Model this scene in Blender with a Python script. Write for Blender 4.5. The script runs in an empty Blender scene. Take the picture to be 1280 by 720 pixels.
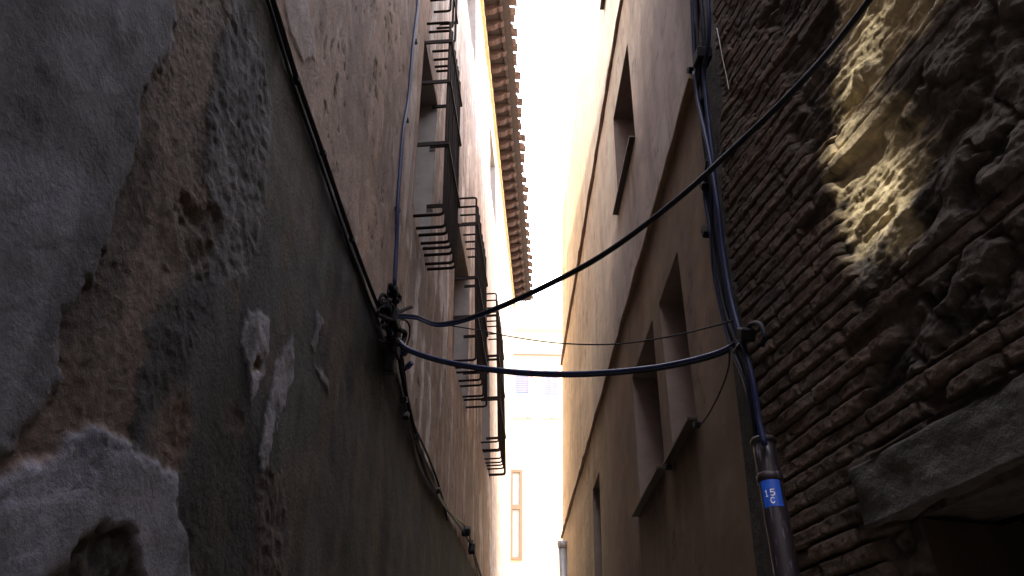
import bpy, bmesh, math, random
import numpy as np
from mathutils import Vector, Matrix
random.seed(7)
C = bpy.context.scene.collection
CAMZ = 1.6

# ------------------------------------------------------------------ camera frame (pitched up, standing in the alley)
F, CX, CY = 900., 640., 360.
def _ray(px, py): return np.array([px-CX, -(py-CY), -F])
_Y = _ray(614, 982); _Y /= np.linalg.norm(_Y)
_Z = np.array([10, (810000-260)/622., -F]); _Z /= np.linalg.norm(_Z)
_X = np.cross(_Y, _Z)
R = np.array([_X, _Y, _Z])
EYE = np.array([0, 0, CAMZ])
def wdir(px, py):
    d = R @ _ray(px, py); return d/np.linalg.norm(d)
def at_depth(px, py, dep):                      # real-world point seen in that direction at that optical depth
    return EYE + R @ (_ray(px, py)*(dep/F))
def depth_of(p): return -float((R.T @ (np.array(p)-EYE))[2])

class Wall:
    """a wall plane: u runs along it (metres), w up it (0 = eye height), o out of it into the alley"""
    def __init__(s, hvp, vvp, dist, sign):
        s.h, s.v = wdir(*hvp), wdir(*vvp)
        n = np.cross(s.h, s.v); n /= np.linalg.norm(n)
        if n[0]*sign < 0: n = -n
        s.O = n*dist + EYE; s.n = -n; s.nd = dist
    def p(s, u, w, o=0.): return s.O + u*s.h + w*s.v + o*s.n
    def pv(s, u, w, o=0.): return Vector(s.p(u, w, o))
    def hit(s, px, py, o=0.):
        r = R @ _ray(px, py); return EYE + r*((s.nd-o)/(r @ -s.n))
    def loc(s, px, py):
        q = s.hit(px, py) - s.O
        return np.linalg.solve(np.stack([s.h, s.v, s.n], 1), q)[:2]
L = Wall((708, 982), (600, -942), .9, -1)
P = Wall((614, 982), (700, -942), 1., 1)
B = Wall((360, 982), (660, -942), 1.65, 1)

def corner_uv(w):                               # where the brick face meets the plastered house at height w (brick and plaster u)
    q0, q1 = B.p(0, w), B.p(1, w); k0, k1 = (q0-P.O) @ P.n, (q1-P.O) @ P.n
    ub = k0/(k0-k1); q = B.p(ub, w)-P.O
    return ub, np.linalg.solve(np.stack([P.h, P.v, P.n], 1), q)
KB = np.polyfit([0, 5], [corner_uv(0)[0], corner_uv(5)[0]], 1)
_p0, _p5 = corner_uv(0)[1], corner_uv(5)[1]
KP = np.polyfit([_p0[1], _p5[1]], [_p0[0], _p5[0]], 1)
print('corner', KB, KP)

# ------------------------------------------------------------------ numpy noise
_rs = np.random.RandomState(3)
_T = _rs.rand(256, 256)
def vn(x, y, s=0):
    x = np.asarray(x, float)+s*17.31; y = np.asarray(y, float)+s*9.77
    xi, yi = np.floor(x).astype(int), np.floor(y).astype(int)
    fx, fy = x-xi, y-yi
    fx = fx*fx*(3-2*fx); fy = fy*fy*(3-2*fy)
    g = lambda a, b: _T[a & 255, b & 255]
    return (g(xi, yi)*(1-fx)+g(xi+1, yi)*fx)*(1-fy)+(g(xi, yi+1)*(1-fx)+g(xi+1, yi+1)*fx)*fy
def fbm(x, y, s=0, o=4, g=.5):
    r = 0; a = 1; t = 0
    for i in range(o):
        r = r+a*vn(x*2.03**i, y*2.03**i, s+i*3); t += a; a *= g
    return r/t
def worley(x, y, s=0):
    xi, yi = np.floor(x).astype(int), np.floor(y).astype(int)
    d1 = np.full(x.shape, 9.); d2 = d1.copy(); idv = np.zeros(x.shape)
    for i in (-1, 0, 1):
        for j in (-1, 0, 1):
            a, b = xi+i, yi+j
            rx = _T[(a*7+s) & 255, (b*13+s) & 255]; ry = _T[(b*5+s+9) & 255, (a*11+s+3) & 255]
            d = np.hypot(a+rx-x, b+ry-y)
            m = d < d1
            d2 = np.where(m, d1, np.minimum(d2, d)); idv = np.where(m, rx, idv); d1 = np.where(m, d, d1)
    return d1, d2, idv
def sst(a, b, x):
    t = np.clip((x-a)/(b-a), 0, 1); return t*t*(3-2*t)
def mix(a, b, t): return a*(1-t)+b*t
def polymask(u, w, pts, soft):
    """inside-ness of a polygon in wall coordinates: 1 inside, 0 outside, blended over +-soft"""
    pts = np.array(pts); n = len(pts); ins = np.zeros(u.shape, bool); dm = np.full(u.shape, 1e9)
    for i in range(n):
        x0, y0 = pts[i]; x1, y1 = pts[(i+1) % n]
        c = ((y0 > w) != (y1 > w)) & (u < (x1-x0)*(w-y0)/((y1-y0) if y1 != y0 else 1e-9)+x0)
        ins ^= c
        dx, dy = x1-x0, y1-y0
        t = np.clip(((u-x0)*dx+(w-y0)*dy)/(dx*dx+dy*dy+1e-12), 0, 1)
        dm = np.minimum(dm, np.hypot(u-x0-t*dx, w-y0-t*dy))
    sd = np.where(ins, dm, -dm)
    return sst(-soft, soft, sd)

# ------------------------------------------------------------------ object helpers
def tag(o, label=None, cat=None, group=None, kind=None):
    if label: o['label'] = label
    if cat: o['category'] = cat
    if group: o['group'] = group
    if kind: o['kind'] = kind
    return o
def empty(name, loc, label, cat, group=None):
    o = bpy.data.objects.new(name, None); C.objects.link(o); o.location = Vector(loc); o.empty_display_size = .1
    return tag(o, label, cat, group)
def link(name, me, mat, parent=None):
    if mat is not None: me.materials.append(mat)
    o = bpy.data.objects.new(name, me); C.objects.link(o)
    if parent is not None:
        o.parent = parent
        m = Matrix.Identity(4); q = parent
        while q is not None: m = Matrix.Translation(q.location) @ m; q = q.parent
        o.location = -m.translation
    return o
def obj(name, bm, mat, parent=None, smooth=False, bevel=0):
    if bevel: bmesh.ops.bevel(bm, geom=list(bm.edges), offset=bevel, segments=1, affect='EDGES', clamp_overlap=True)
    bmesh.ops.recalc_face_normals(bm, faces=bm.faces)
    me = bpy.data.meshes.new(name); bm.to_mesh(me); bm.free()
    if smooth: me.shade_smooth()
    return link(name, me, mat, parent)
def hexa(bm, P8):
    v = [bm.verts.new(Vector(q)) for q in P8]
    for f in ((0,1,2,3),(7,6,5,4),(0,4,5,1),(1,5,6,2),(2,6,7,3),(3,7,4,0)): bm.faces.new([v[i] for i in f])
def wbox(bm, W, u0, u1, w0, w1, o0, o1):
    hexa(bm, [W.p(u0,w0,o0), W.p(u1,w0,o0), W.p(u1,w1,o0), W.p(u0,w1,o0), W.p(u0,w0,o1), W.p(u1,w0,o1), W.p(u1,w1,o1), W.p(u0,w1,o1)])
def box(bm, x0,x1,y0,y1,z0,z1):
    hexa(bm, [(x0,y0,z0),(x1,y0,z0),(x1,y1,z0),(x0,y1,z0),(x0,y0,z1),(x1,y0,z1),(x1,y1,z1),(x0,y1,z1)])
def smoothline(pts, n=8):
    pts = [np.array(p, float) for p in pts]
    if len(pts) < 3: return [pts[0]+(pts[-1]-pts[0])*t for t in np.linspace(0, 1, n+1)]
    q = [2*pts[0]-pts[1]]+pts+[2*pts[-1]-pts[-2]]; out = []
    for i in range(1, len(q)-2):
        for t in np.linspace(0, 1, n, endpoint=False):
            a, b, c, d = q[i-1], q[i], q[i+1], q[i+2]
            out.append(.5*(2*b+(c-a)*t+(2*a-5*b+4*c-d)*t*t+(3*b-a-3*c+d)*t**3))
    out.append(pts[-1]); return out
def tube(bm, pts, r, seg=8, caps=True):
    pts = [Vector(p) for p in pts]; n = len(pts); rings = []
    t0 = (pts[1]-pts[0]).normalized(); up = Vector((0,0,1)) if abs(t0.z) < .9 else Vector((1,0,0))
    a = t0.cross(up).normalized()
    for i in range(n):
        t = (pts[min(i+1, n-1)]-pts[max(i-1, 0)])
        t = t.normalized() if t.length > 1e-9 else t0
        a = (a-t*a.dot(t)).normalized(); b = t.cross(a)
        ri = r[i] if isinstance(r, (list, tuple, np.ndarray)) else r
        rings.append([bm.verts.new(pts[i]+(a*math.cos(k*2*math.pi/seg)+b*math.sin(k*2*math.pi/seg))*ri) for k in range(seg)])
    for i in range(n-1):
        for k in range(seg): bm.faces.new((rings[i][k], rings[i][(k+1)%seg], rings[i+1][(k+1)%seg], rings[i+1][k]))
    if caps: bm.faces.new(rings[0][::-1]); bm.faces.new(rings[-1])
def tubeobj(name, pts, r, mat, parent=None, seg=8):
    bm = bmesh.new(); tube(bm, pts, r, seg); return obj(name, bm, mat, parent, True)

def grid_mesh(name, W, us, ws, holes, fn, mat, parent, warp=None):
    """a wall sheet as one fine grid: fn(U,W)->(relief, rgb); cells inside the openings are left out"""
    U, V = np.meshgrid(us, ws)
    ou, ov = U, V
    if warp is not None: U = warp(U, V)
    H, col = fn(U, V)
    co = W.O+U[..., None]*W.h+V[..., None]*W.v+H[..., None]*W.n
    ny, nx = U.shape; idx = np.arange(nx*ny).reshape(ny, nx)
    q = np.stack([idx[:-1,:-1], idx[:-1,1:], idx[1:,1:], idx[1:,:-1]], -1)
    uc = (ou[:-1,:-1]+ou[1:,1:])/2; wc = (V[:-1,:-1]+V[1:,1:])/2
    keep = np.ones(uc.shape, bool)
    for (a, b, c, d) in holes: keep &= ~((uc > a) & (uc < b) & (wc > c) & (wc < d))
    q = q[keep]
    c3 = np.cross(W.h, W.v)
    if c3 @ W.n < 0: q = q[:, ::-1]
    me = bpy.data.meshes.new(name)
    me.vertices.add(nx*ny); me.vertices.foreach_set('co', co.reshape(-1).astype('f'))
    me.loops.add(q.size); me.loops.foreach_set('vertex_index', q.reshape(-1).astype('i'))
    me.polygons.add(len(q)); me.polygons.foreach_set('loop_start', (np.arange(len(q))*4).astype('i'))
    me.update(calc_edges=True); me.validate()
    at = me.color_attributes.new('paint', 'FLOAT_COLOR', 'POINT')
    rgba = np.concatenate([np.clip(col, 0, 1), np.ones(col.shape[:2]+(1,))], -1)
    at.data.foreach_set('color', rgba.reshape(-1).astype('f'))
    me.shade_smooth()
    return link(name, me, mat, parent)
def lines(segs, snaps):
    """grid lines with a given step per stretch, snapped to the edges of openings"""
    out = []
    for a, b, st in segs: out += list(np.linspace(a, b, max(2, int(round((b-a)/st))+1)))[:-1]
    out.append(segs[-1][1]); out = np.array(out)
    for s in snaps:
        i = np.argmin(abs(out-s)); out[i] = s
    return np.unique(out)

# ------------------------------------------------------------------ materials
def newmat(name):
    m = bpy.data.materials.new(name); m.use_nodes = True; nt = m.node_tree
    b = nt.nodes['Principled BSDF']; return m, nt, b
def simple(name, col, rough=.7, var=.25, scale=20, bump=.3, metal=0, dist=.004, stretch=(1,1,1)):
    m, nt, b = newmat(name); N, K = nt.nodes, nt.links
    tc = N.new('ShaderNodeTexCoord'); mp = N.new('ShaderNodeMapping'); mp.inputs['Scale'].default_value = stretch
    K.new(tc.outputs['Object'], mp.inputs[0])
    n = N.new('ShaderNodeTexNoise'); n.inputs['Scale'].default_value = scale; n.inputs['Detail'].default_value = 6; n.inputs['Roughness'].default_value = .65
    K.new(mp.outputs[0], n.inputs['Vector'])
    r = N.new('ShaderNodeValToRGB')
    r.color_ramp.elements[0].position = .3; r.color_ramp.elements[1].position = .72
    r.color_ramp.elements[0].color = tuple(c*(1-var) for c in col)+(1,); r.color_ramp.elements[1].color = tuple(min(1, c*(1+var)) for c in col)+(1,)
    K.new(n.outputs[0], r.inputs[0]); K.new(r.outputs[0], b.inputs['Base Color'])
    b.inputs['Roughness'].default_value = rough; b.inputs['Metallic'].default_value = metal
    if bump:
        bp = N.new('ShaderNodeBump'); bp.inputs['Strength'].default_value = bump; bp.inputs['Distance'].default_value = dist
        K.new(n.outputs[0], bp.inputs['Height']); K.new(bp.outputs[0], b.inputs['Normal'])
    return m
def painted(name, fine=60, strength=.5, dist=.004, var=.35, rough=.9):
    """colour worked out per point of the wall, broken up by fine grain"""
    m, nt, b = newmat(name); N, K = nt.nodes, nt.links
    a = N.new('ShaderNodeAttribute'); a.attribute_name = 'paint'
    tc = N.new('ShaderNodeTexCoord')
    n1 = N.new('ShaderNodeTexNoise'); n1.inputs['Scale'].default_value = fine; n1.inputs['Detail'].default_value = 8; n1.inputs['Roughness'].default_value = .7
    n2 = N.new('ShaderNodeTexNoise'); n2.inputs['Scale'].default_value = fine*.12; n2.inputs['Detail'].default_value = 6
    for n in (n1, n2): K.new(tc.outputs['Object'], n.inputs['Vector'])
    ad = N.new('ShaderNodeMath'); ad.operation = 'ADD'; K.new(n1.outputs[0], ad.inputs[0]); K.new(n2.outputs[0], ad.inputs[1])
    mr = N.new('ShaderNodeMapRange'); mr.inputs['From Min'].default_value = .65; mr.inputs['From Max'].default_value = 1.35
    mr.inputs['To Min'].default_value = 1-var; mr.inputs['To Max'].default_value = 1+var; K.new(ad.outputs[0], mr.inputs['Value'])
    mx = N.new('ShaderNodeVectorMath'); mx.operation = 'SCALE'; K.new(a.outputs['Color'], mx.inputs[0]); K.new(mr.outputs[0], mx.inputs['Scale'])
    K.new(mx.outputs[0], b.inputs['Base Color']); b.inputs['Roughness'].default_value = rough
    b.inputs['Specular IOR Level'].default_value = .25
    bp = N.new('ShaderNodeBump'); bp.inputs['Strength'].default_value = strength; bp.inputs['Distance'].default_value = dist
    K.new(n1.outputs[0], bp.inputs['Height']); K.new(bp.outputs[0], b.inputs['Normal'])
    return m
M_left = painted('old_plaster', 60, .9, .008, .38)
M_plaster = painted('rendered_plaster', 40, .35, .003, .16)
M_brick = painted('worn_brick', 48, 1., .012, .45)
M_mortar = simple('mortar_coat', (.09,.075,.07), .95, .35, 9, .6)
M_reveal = simple('reveal_plaster', (.24,.21,.20), .9, .15, 8, .4)
M_revealR = simple('reveal_plaster_brown', (.20,.15,.13), .9, .15, 8, .4)
M_cream = simple('cream_plaster', (.93,.80,.56), .9, .08, 3, .2)
M_iron = simple('wrought_iron', (.012,.006,.005), .8, .5, 60, .5)
M_glass = simple('window_glass', (.02,.022,.028), .12, .2, 4, 0)
M_frame = simple('window_wood', (.20,.085,.035), .6, .3, 14, .4, stretch=(1,1,.2))
M_darkwood = simple('dark_wood', (.03,.02,.014), .7, .4, 14, .5, stretch=(1,1,.15))
M_rafter = simple('rafter_wood', (.036,.015,.010), .9, .5, 9, .6)
M_board = simple('eaves_board', (.024,.013,.012), .9, .45, 12, .5)
M_tile = simple('clay_tile', (.12,.075,.06), .9, .4, 12, .6)
M_cable = simple('cable_rubber', (.010,.011,.018), .6, .3, 40, .15)
M_cableblue = simple('cable_sheath_blue', (.016,.022,.062), .42, .3, 30, .15)
M_pipe = simple('pipe_metal', (.026,.018,.022), .5, .5, 22, .4, .2, stretch=(1,1,.3))
_n = M_pipe.node_tree; _b = _n.nodes['Principled BSDF']       # pale scuffs and drips on the conduit
_tc = _n.nodes.new('ShaderNodeTexCoord'); _mp = _n.nodes.new('ShaderNodeMapping'); _mp.inputs['Scale'].default_value = (60, 60, 9)
_ns = _n.nodes.new('ShaderNodeTexNoise'); _ns.inputs['Scale'].default_value = 1.; _ns.inputs['Detail'].default_value = 5
_rr = _n.nodes.new('ShaderNodeMapRange'); _rr.inputs['From Min'].default_value = .57; _rr.inputs['From Max'].default_value = .68
_mx = _n.nodes.new('ShaderNodeMix'); _mx.data_type = 'RGBA'; _mx.inputs[7].default_value = (.19,.18,.25,1)
_n.links.new(_tc.outputs['Object'], _mp.inputs[0]); _n.links.new(_mp.outputs[0], _ns.inputs['Vector']); _n.links.new(_ns.outputs[0], _rr.inputs['Value'])
_n.links.new(_b.inputs['Base Color'].links[0].from_socket, _mx.inputs[6]); _n.links.new(_rr.outputs[0], _mx.inputs[0]); _n.links.new(_mx.outputs[2], _b.inputs['Base Color'])
M_clamp = simple('clamp_plastic', (.009,.009,.012), .75, .3, 40, .3)
M_sill = simple('sill_metal', (.035,.024,.02), .55, .3, 30, .3, .3)
M_blue = simple('sticker_blue', (.012,.09,.55), .5, .25, 40, .1)
M_white = simple('lettering_white', (.8,.82,.85), .5, .04, 10, 0)
M_lintel = simple('concrete_lintel', (.060,.053,.050), .95, .5, 16, 1., dist=.02)
M_ground = simple('paving_stone', (.44,.37,.27), .9, .3, 6, .6)
M_roof = simple('roof_cover', (.30,.17,.11), .9, .35, 5, .6)
M_shutter = simple('roller_blind', (.20,.20,.30), .7, .06, 5, 0)
M_pinkframe = simple('pink_window_frame', (.50,.27,.25), .7, .08, 6, 0)
M_paleglass = simple('bright_glass', (.30,.42,.50), .2, .05, 3, 0)
M_tanframe = simple('tan_window_frame', (.42,.27,.16), .7, .1, 8, .2)
M_downpipe = simple('downpipe_zinc', (.45,.47,.5), .4, .1, 10, 0, .3)
M_mould = simple('moulding_plaster', (.17,.105,.07), .9, .25, 14, .5)

def px(W, pts): return [tuple(W.loc(a, b)) for a, b in pts]

SUN = np.array([-.60, -1.0, 1.75]); SUN /= np.linalg.norm(SUN)      # towards the sun
M_tar = simple('taped_cable', (.008,.007,.009), .9, .4, 60, .4); M_palepane = simple('curtained_glass', (.62,.58,.50), .5, .08, 4, 0)
M_tar.node_tree.nodes['Principled BSDF'].inputs['Specular IOR Level'].default_value = .03
for _m in (M_cable, M_cableblue, M_iron, M_clamp): _m.node_tree.nodes['Principled BSDF'].inputs['Specular IOR Level'].default_value = .16
# ================================================================== THE SETTING
bm = bmesh.new(); box(bm, -400, 400, -400, 400, -.3, 0)
tag(obj('ground', bm, M_ground), kind='structure')

# ================================================================== LEFT HOUSE
LE, LT = 21.0, 13.95        # far end and height above the eye of the left wall
house = empty('plaster_house', L.p(3, -1.6), 'tall old house with peeling stained plaster, caged windows and a tiled overhanging eave', 'house')
win_L = [(4.02, 4.82, 3.62, 5.6), (6.28, 7.62, 3.55, 5.5), (9.35, 10.7, 3.85, 6.0), (6.95, 8.3, 10.5, 12.7), (11.3, 12.9, 10.5, 12.6)]
p_grey = px(L, [(-300,-300),(215,-150),(215,0),(206,60),(187,85),(168,150),(158,205),(143,225),(122,300),(108,350),(98,372),(80,395),(82,430),(66,460),(72,478),(50,515),(22,540),(0,572),(-300,760)])
p_brown = px(L, [(215,-60),(262,-40),(285,20),(272,92),(262,130),(250,205),(258,262),(240,300),(225,345),(200,365),(185,400),(172,455),(162,515),(165,560),(110,600),(0,640),(-200,700),(0,560),(60,470),(108,350),(150,215),(187,85),(206,50)])
p_rough = px(L, [(285,-40),(320,40),(335,120),(330,210),(318,300),(300,350),(262,350),(255,260),(250,205),(262,130),(272,92)])
p_light2 = px(L, [(-200,640),(0,602),(40,575),(70,566),(97,555),(140,545),(165,560),(200,572),(222,585),(226,640),(236,720),(250,820),(-200,820)])
p_hole2 = px(L, [(40,740),(60,712),(82,692),(104,668),(150,662),(163,672),(166,700),(182,740),(170,820),(40,820)])
p_flk = [px(L, q) for q in ([(305,392),(322,388),(336,392),(334,448),(327,476),(318,505),(311,520),(309,490),(300,440)],
    [(350,428),(363,425),(362,470),(352,505),(340,545),(333,585),(327,588),(326,560),(333,505),(342,460)],
    [(392,452),(400,458),(411,478),(410,492),(398,472)], [(345,-60),(375,-60),(390,40),(393,70),(378,75),(362,30),(352,0)],
    [(398,395),(402,400),(392,440),(388,430)], [(445,195),(450,200),(448,255),(442,240)])]
p_hole = px(L, [(228,240),(245,252),(262,252),(272,275),(270,305),(262,330),(258,350),(246,352),(238,320),(230,285),(222,262)])
p_orange = px(L, [(212,505),(236,498),(242,530),(226,575),(205,580),(200,552)])
p_orange2 = px(L, [(275,505),(292,505),(298,540),(290,552),(274,538)])
p_soot = px(L, [(190,385),(235,365),(262,380),(245,440),(215,490),(180,540),(165,560),(165,500),(178,440)])
p_soot2 = px(L, [(240,560),(300,480),(345,560),(330,760),(240,760),(232,640)])
p_lump = px(L, [(322,590),(350,585),(360,640),(345,760),(300,760),(315,660)])

def lend(w): return np.interp(w, [-1.7, 2, 7, 13.4], [13.9, 14.5, 17.0, LE])      # the far end of the house runs askew
def left_fn(U, V):
    wx = U+(fbm(U*7, V*7, 1)-.5)*.10+(fbm(U*24, V*24, 2, 5, .65)-.5)*.05
    wy = V+(fbm(U*7, V*7, 5)-.5)*.10+(fbm(U*24, V*24, 6, 5, .65)-.5)*.05
    near = U < 4.2
    def pm(pts, soft=.012):
        m = np.zeros(U.shape); m[near] = polymask(wx[near], wy[near], pts, soft); return m
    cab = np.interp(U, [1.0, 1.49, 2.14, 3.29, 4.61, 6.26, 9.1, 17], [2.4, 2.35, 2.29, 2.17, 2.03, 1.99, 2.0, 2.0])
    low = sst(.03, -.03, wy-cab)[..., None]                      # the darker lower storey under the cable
    n1 = fbm(U*2.2, V*2.2, 11)[..., None]; n2 = fbm(U*9, V*9, 12)[..., None]; nf = fbm(U*45, V*45, 13)[..., None]
    st = fbm(U*9, V*1.0, 21)[..., None]; st2 = fbm(U*26, V*1.6, 23)[..., None]
    c = lambda *a: np.array(a)[None, None, :]
    # upper storeys
    sa = sst(1.5, 6, U)[..., None]
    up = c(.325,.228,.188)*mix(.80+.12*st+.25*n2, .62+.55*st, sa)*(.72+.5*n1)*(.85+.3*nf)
    up = mix(up, c(.47,.395,.375)*(.6+.6*st), sst(5.2, 8.5, V)[..., None]*.85)  # paler with height: light reflected up under the eaves, put into the colour
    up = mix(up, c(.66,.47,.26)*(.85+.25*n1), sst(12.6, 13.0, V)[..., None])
    rust = sst(.52, .72, fbm(U*3.2, V*.55, 31))[..., None]
    up = mix(up, c(.40,.24,.15)*(.8+.5*n2), rust*.5*(.35+.65*sa))
    pl = sst(.60, .64, fbm(U*3.2+wx*2, V*.9, 37, 5))[..., None]*sst(3.2, 4.2, U)[..., None]
    up = mix(up, c(.62,.56,.54)*(.8+.3*n2), pl*.8)
    dk = sst(.60, .78, st2)[..., None] if st2.ndim == 2 else sst(.60, .80, st2)
    up = mix(up, up*.45, dk*.7*(.3+.7*sa))
    spots = (sst(.80, .84, fbm(U*34, V*15, 41, 2))*sst(.55, .65, vn(U*3, V*3, 43)))[..., None]
    up = mix(up, c(.07,.05,.045), spots*.8)
    near_u = sst(5.5, 4.0, U)
    whp = np.maximum(pm(p_flk[3], .015), sst(.62,.68,fbm(U*9,V*5,95,5))*sst(.20,.0,wy-cab)*.9)*near_u
    up = mix(up, c(.42,.37,.39)*(.5+.9*nf), (whp*.6*(.4+.8*n2[...,0]))[..., None])
    sc2 = sst(.66,.72,fbm(U*30+V*3, V*3.2, 96, 4))*sst(.5,.62,fbm(U*2.4,V*1.6,97))
    up = mix(up, c(.50,.44,.42), (sc2*.45*near_u)[..., None])
    pit = sst(.70,.76,fbm(U*26+V*2, V*11, 98, 3))*sst(.48,.6,fbm(U*3,V*2,99))
    up = up*(1-.6*pit*near_u)[..., None]
    blo = sst(.52,.60,fbm(U*1.8+wx,V*1.3,100,5))[..., None]; up = up*(1-.22*blo)
    # lower wall
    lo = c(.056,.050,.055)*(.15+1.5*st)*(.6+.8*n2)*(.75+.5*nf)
    warm = (sst(1.35, 1.8, V)*sst(2.6, 1.3, U))[..., None]
    lo = mix(lo, c(.095,.072,.06)*(.7+.5*n2), warm)
    lo = mix(lo, c(.15,.092,.06)*(.5+nf), (sst(.52,.72,fbm(U*6,V*2.2,51,5))*.6)[..., None])
    rel = (fbm(U*3, V*3, 61)-.5)*.018 + (fbm(U*20, V*9, 62)-.5)*.004
    def lay(m, colr, h, rough=0., rs=70):
        nonlocal lo, rel
        lo = mix(lo, colr, m[..., None]); rel = rel+m*h
        if rough: rel = rel+m*(fbm(U*rs, V*rs, 63, 3)-.5)*rough
    lay(pm(p_rough, .03)*.9, c(.12,.108,.112)*(.5+1.0*n2), .002, .012, 34)
    lay(pm(p_brown), c(.145,.100,.080)*(.45+1.1*nf), -.004, .006, 100)
    lay(pm(p_soot, .04)*.85, c(.020,.018,.020)*(.6+.8*nf), 0, .008, 60)
    lay(pm(p_soot2, .06)*.8, c(.016,.015,.017)*(.6+.8*n2), 0, .004)
    lay(pm(p_orange, .02)*.85, c(.14,.082,.055)*(.6+.8*nf), -.002, .012, 50)
    lay(pm(p_orange2, .02)*.7, c(.13,.08,.06)*(.6+.8*nf), -.002, .012, 50)
    lay(pm(p_lump, .03)*.7, c(.11,.075,.06)*(.5+1.0*nf), .002, .016, 40)
    g = pm(p_grey); g2 = c(.185,.175,.205)*(.62+.5*n1+.25*(n2-.5))
    gd = np.maximum(sst(.5, .72, fbm(U*4+V*2, V*5-U*2, 71))*.6, sst(.62,.7,fbm((U+V)*3, (V-U)*22, 77, 4))*.5)[..., None]
    g2 = mix(g2, c(.075,.068,.075), gd)
    lay(g, g2, .010, .006, 12)
    ed = np.clip(1-abs(g-.5)*2, 0, 1); lo = mix(lo, c(.2,.19,.21), (ed*.3*sst(.4,.6,fbm(U*8,V*8,72)))[..., None])
    l2 = pm(p_light2); lay(l2, c(.24,.228,.27)*(.75+.35*n1+.2*(n2-.5)), .012, .004, 14)
    h2 = pm(p_hole2); lay(h2, c(.05,.04,.038)*(.3+1.4*nf), -.014, .020, 34)
    h1 = pm(p_hole, .01); lay(h1*.8, c(.13,.095,.075)*(.5+1.0*n2), -.012, .026, 28)
    for q in p_flk: lay(pm(q, .012)*(.6+.4*sst(.30,.42,fbm(U*18,V*10,85,4))), c(.40,.37,.41)*(.6+.7*nf)*(.8+.4*n2), .005, .004, 60)
    lay(polymask(wx, wy, px(L, [(316,462),(326,460),(322,480),(312,478)]), .01)*1., c(.16,.10,.05), -.012)
    scr = sst(.70,.73,fbm((U+V*.5)*5, (V-U*.5)*40, 81, 3))*sst(.5,.6,fbm(U*3,V*3,82))
    lo = mix(lo, lo*1.9, scr[..., None]*.6)
    r_up = (fbm(U*2.5, V*2, 91)-.5)*.02+(fbm(U*14, V*6, 92)-.5)*.006+pl[..., 0]*.006-spots[..., 0]*.004+whp*.005-pit*near_u*.006-blo[..., 0]*.004
    up = mix(up, c(.80,.62,.42)*(.65+.6*st), (sst(8.5, 16, U)*.75)[..., None])  # warm glow of the open alley end painted onto the far wall
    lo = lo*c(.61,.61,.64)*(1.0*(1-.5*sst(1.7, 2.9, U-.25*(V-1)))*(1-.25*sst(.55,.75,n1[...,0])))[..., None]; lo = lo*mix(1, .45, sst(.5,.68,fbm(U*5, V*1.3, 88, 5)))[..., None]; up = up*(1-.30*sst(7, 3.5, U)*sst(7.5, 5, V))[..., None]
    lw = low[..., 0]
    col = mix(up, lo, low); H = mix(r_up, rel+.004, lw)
    # keep the rims of openings flat
    for (a, b, cc, d) in win_L:
        dd = np.maximum.reduce([a-U, U-b, cc-V, V-d]); H = H*sst(.0, .08, np.maximum(dd, 0)) if False else np.where(dd < .02, 0, H)
    return H, col
us = lines([(-1.0,.6,.1),(.6,2.3,.0085),(2.3,4,.012),(4,8,.022),(8,LE,.05)], [a for w in win_L for a in w[:2]])
ws = lines([(-1.7,-.1,.1),(-.1,2.6,.0085),(2.6,6.2,.016),(6.2,LT,.04)], [a for w in win_L for a in w[2:]])
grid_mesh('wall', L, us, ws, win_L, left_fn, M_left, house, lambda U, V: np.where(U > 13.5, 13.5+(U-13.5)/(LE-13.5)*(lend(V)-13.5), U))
# the rest of the shell (end walls, back, roof)
bm = bmesh.new(); wbox(bm, L, -1, 8.6, LT+.001, LT+.08, -6, .04)

for w0, w1 in ((-1.7, 2), (2, 7), (7, 13.4), (13.4, LT)):
    e0, e1 = float(lend(w0)), float(lend(w1)); hexa(bm, [L.p(e0-.25,w0,-6), L.p(e0-.005,w0,-6), L.p(e1-.005,w1,-6), L.p(e1-.25,w1,-6), L.p(e0-.25,w0,-.03), L.p(e0-.005,w0,-.03), L.p(e1-.005,w1,-.03), L.p(e1-.25,w1,-.03)])
wbox(bm, L, -1.0, 13.6, -1.7, LT, -6.1, -6.01)
wbox(bm, L, -1.0, -.8, -1.7, LT, -5.79, -.03)
obj('end_wall', bm, M_reveal, house)

def opening(W, rect, depth, mat_r, parent, frame_m, glass_m, near_bar=True, bars=1, label=None):
    a, b, c, d = rect; t = .05
    bm = bmesh.new()
    # reveals as thin slabs lining the hole
    wbox(bm, W, a-t, a, c-t, d+t, -depth-.05, -.004); wbox(bm, W, b, b+t, c-t, d+t, -depth-.05, -.004)
    wbox(bm, W, a, b, d, d+t, -depth-.05, -.004); wbox(bm, W, a, b, c-t, c, -depth-.05, -.004)
    win = obj('window', bm, mat_r, parent)
    if label: win['label'] = label
    bm = bmesh.new(); f = .06
    wbox(bm, W, a, a+f, c, d, -depth-.04, -depth+.02); wbox(bm, W, b-f, b, c, d, -depth-.04, -depth+.02)
    wbox(bm, W, a+f, b-f, c, c+f, -depth-.04, -depth+.02); wbox(bm, W, a+f, b-f, d-f, d, -depth-.04, -depth+.02)
    m = (a+b)/2
    if bars: wbox(bm, W, m-.03, m+.03, c+f, d-f, -depth-.04, -depth+.025)
    obj('frame', bm, frame_m, win)
    bm = bmesh.new(); wbox(bm, W, a+f, b-f, c+f, d-f, -depth-.02, -depth-.01); obj('pane', bm, glass_m, win)
    return win
lw = []
for i, r in enumerate(win_L):
    lw.append(opening(L, r, .2 if i < 3 else .25, M_reveal, house, M_darkwood if i < 3 else M_frame, M_glass))

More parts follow.
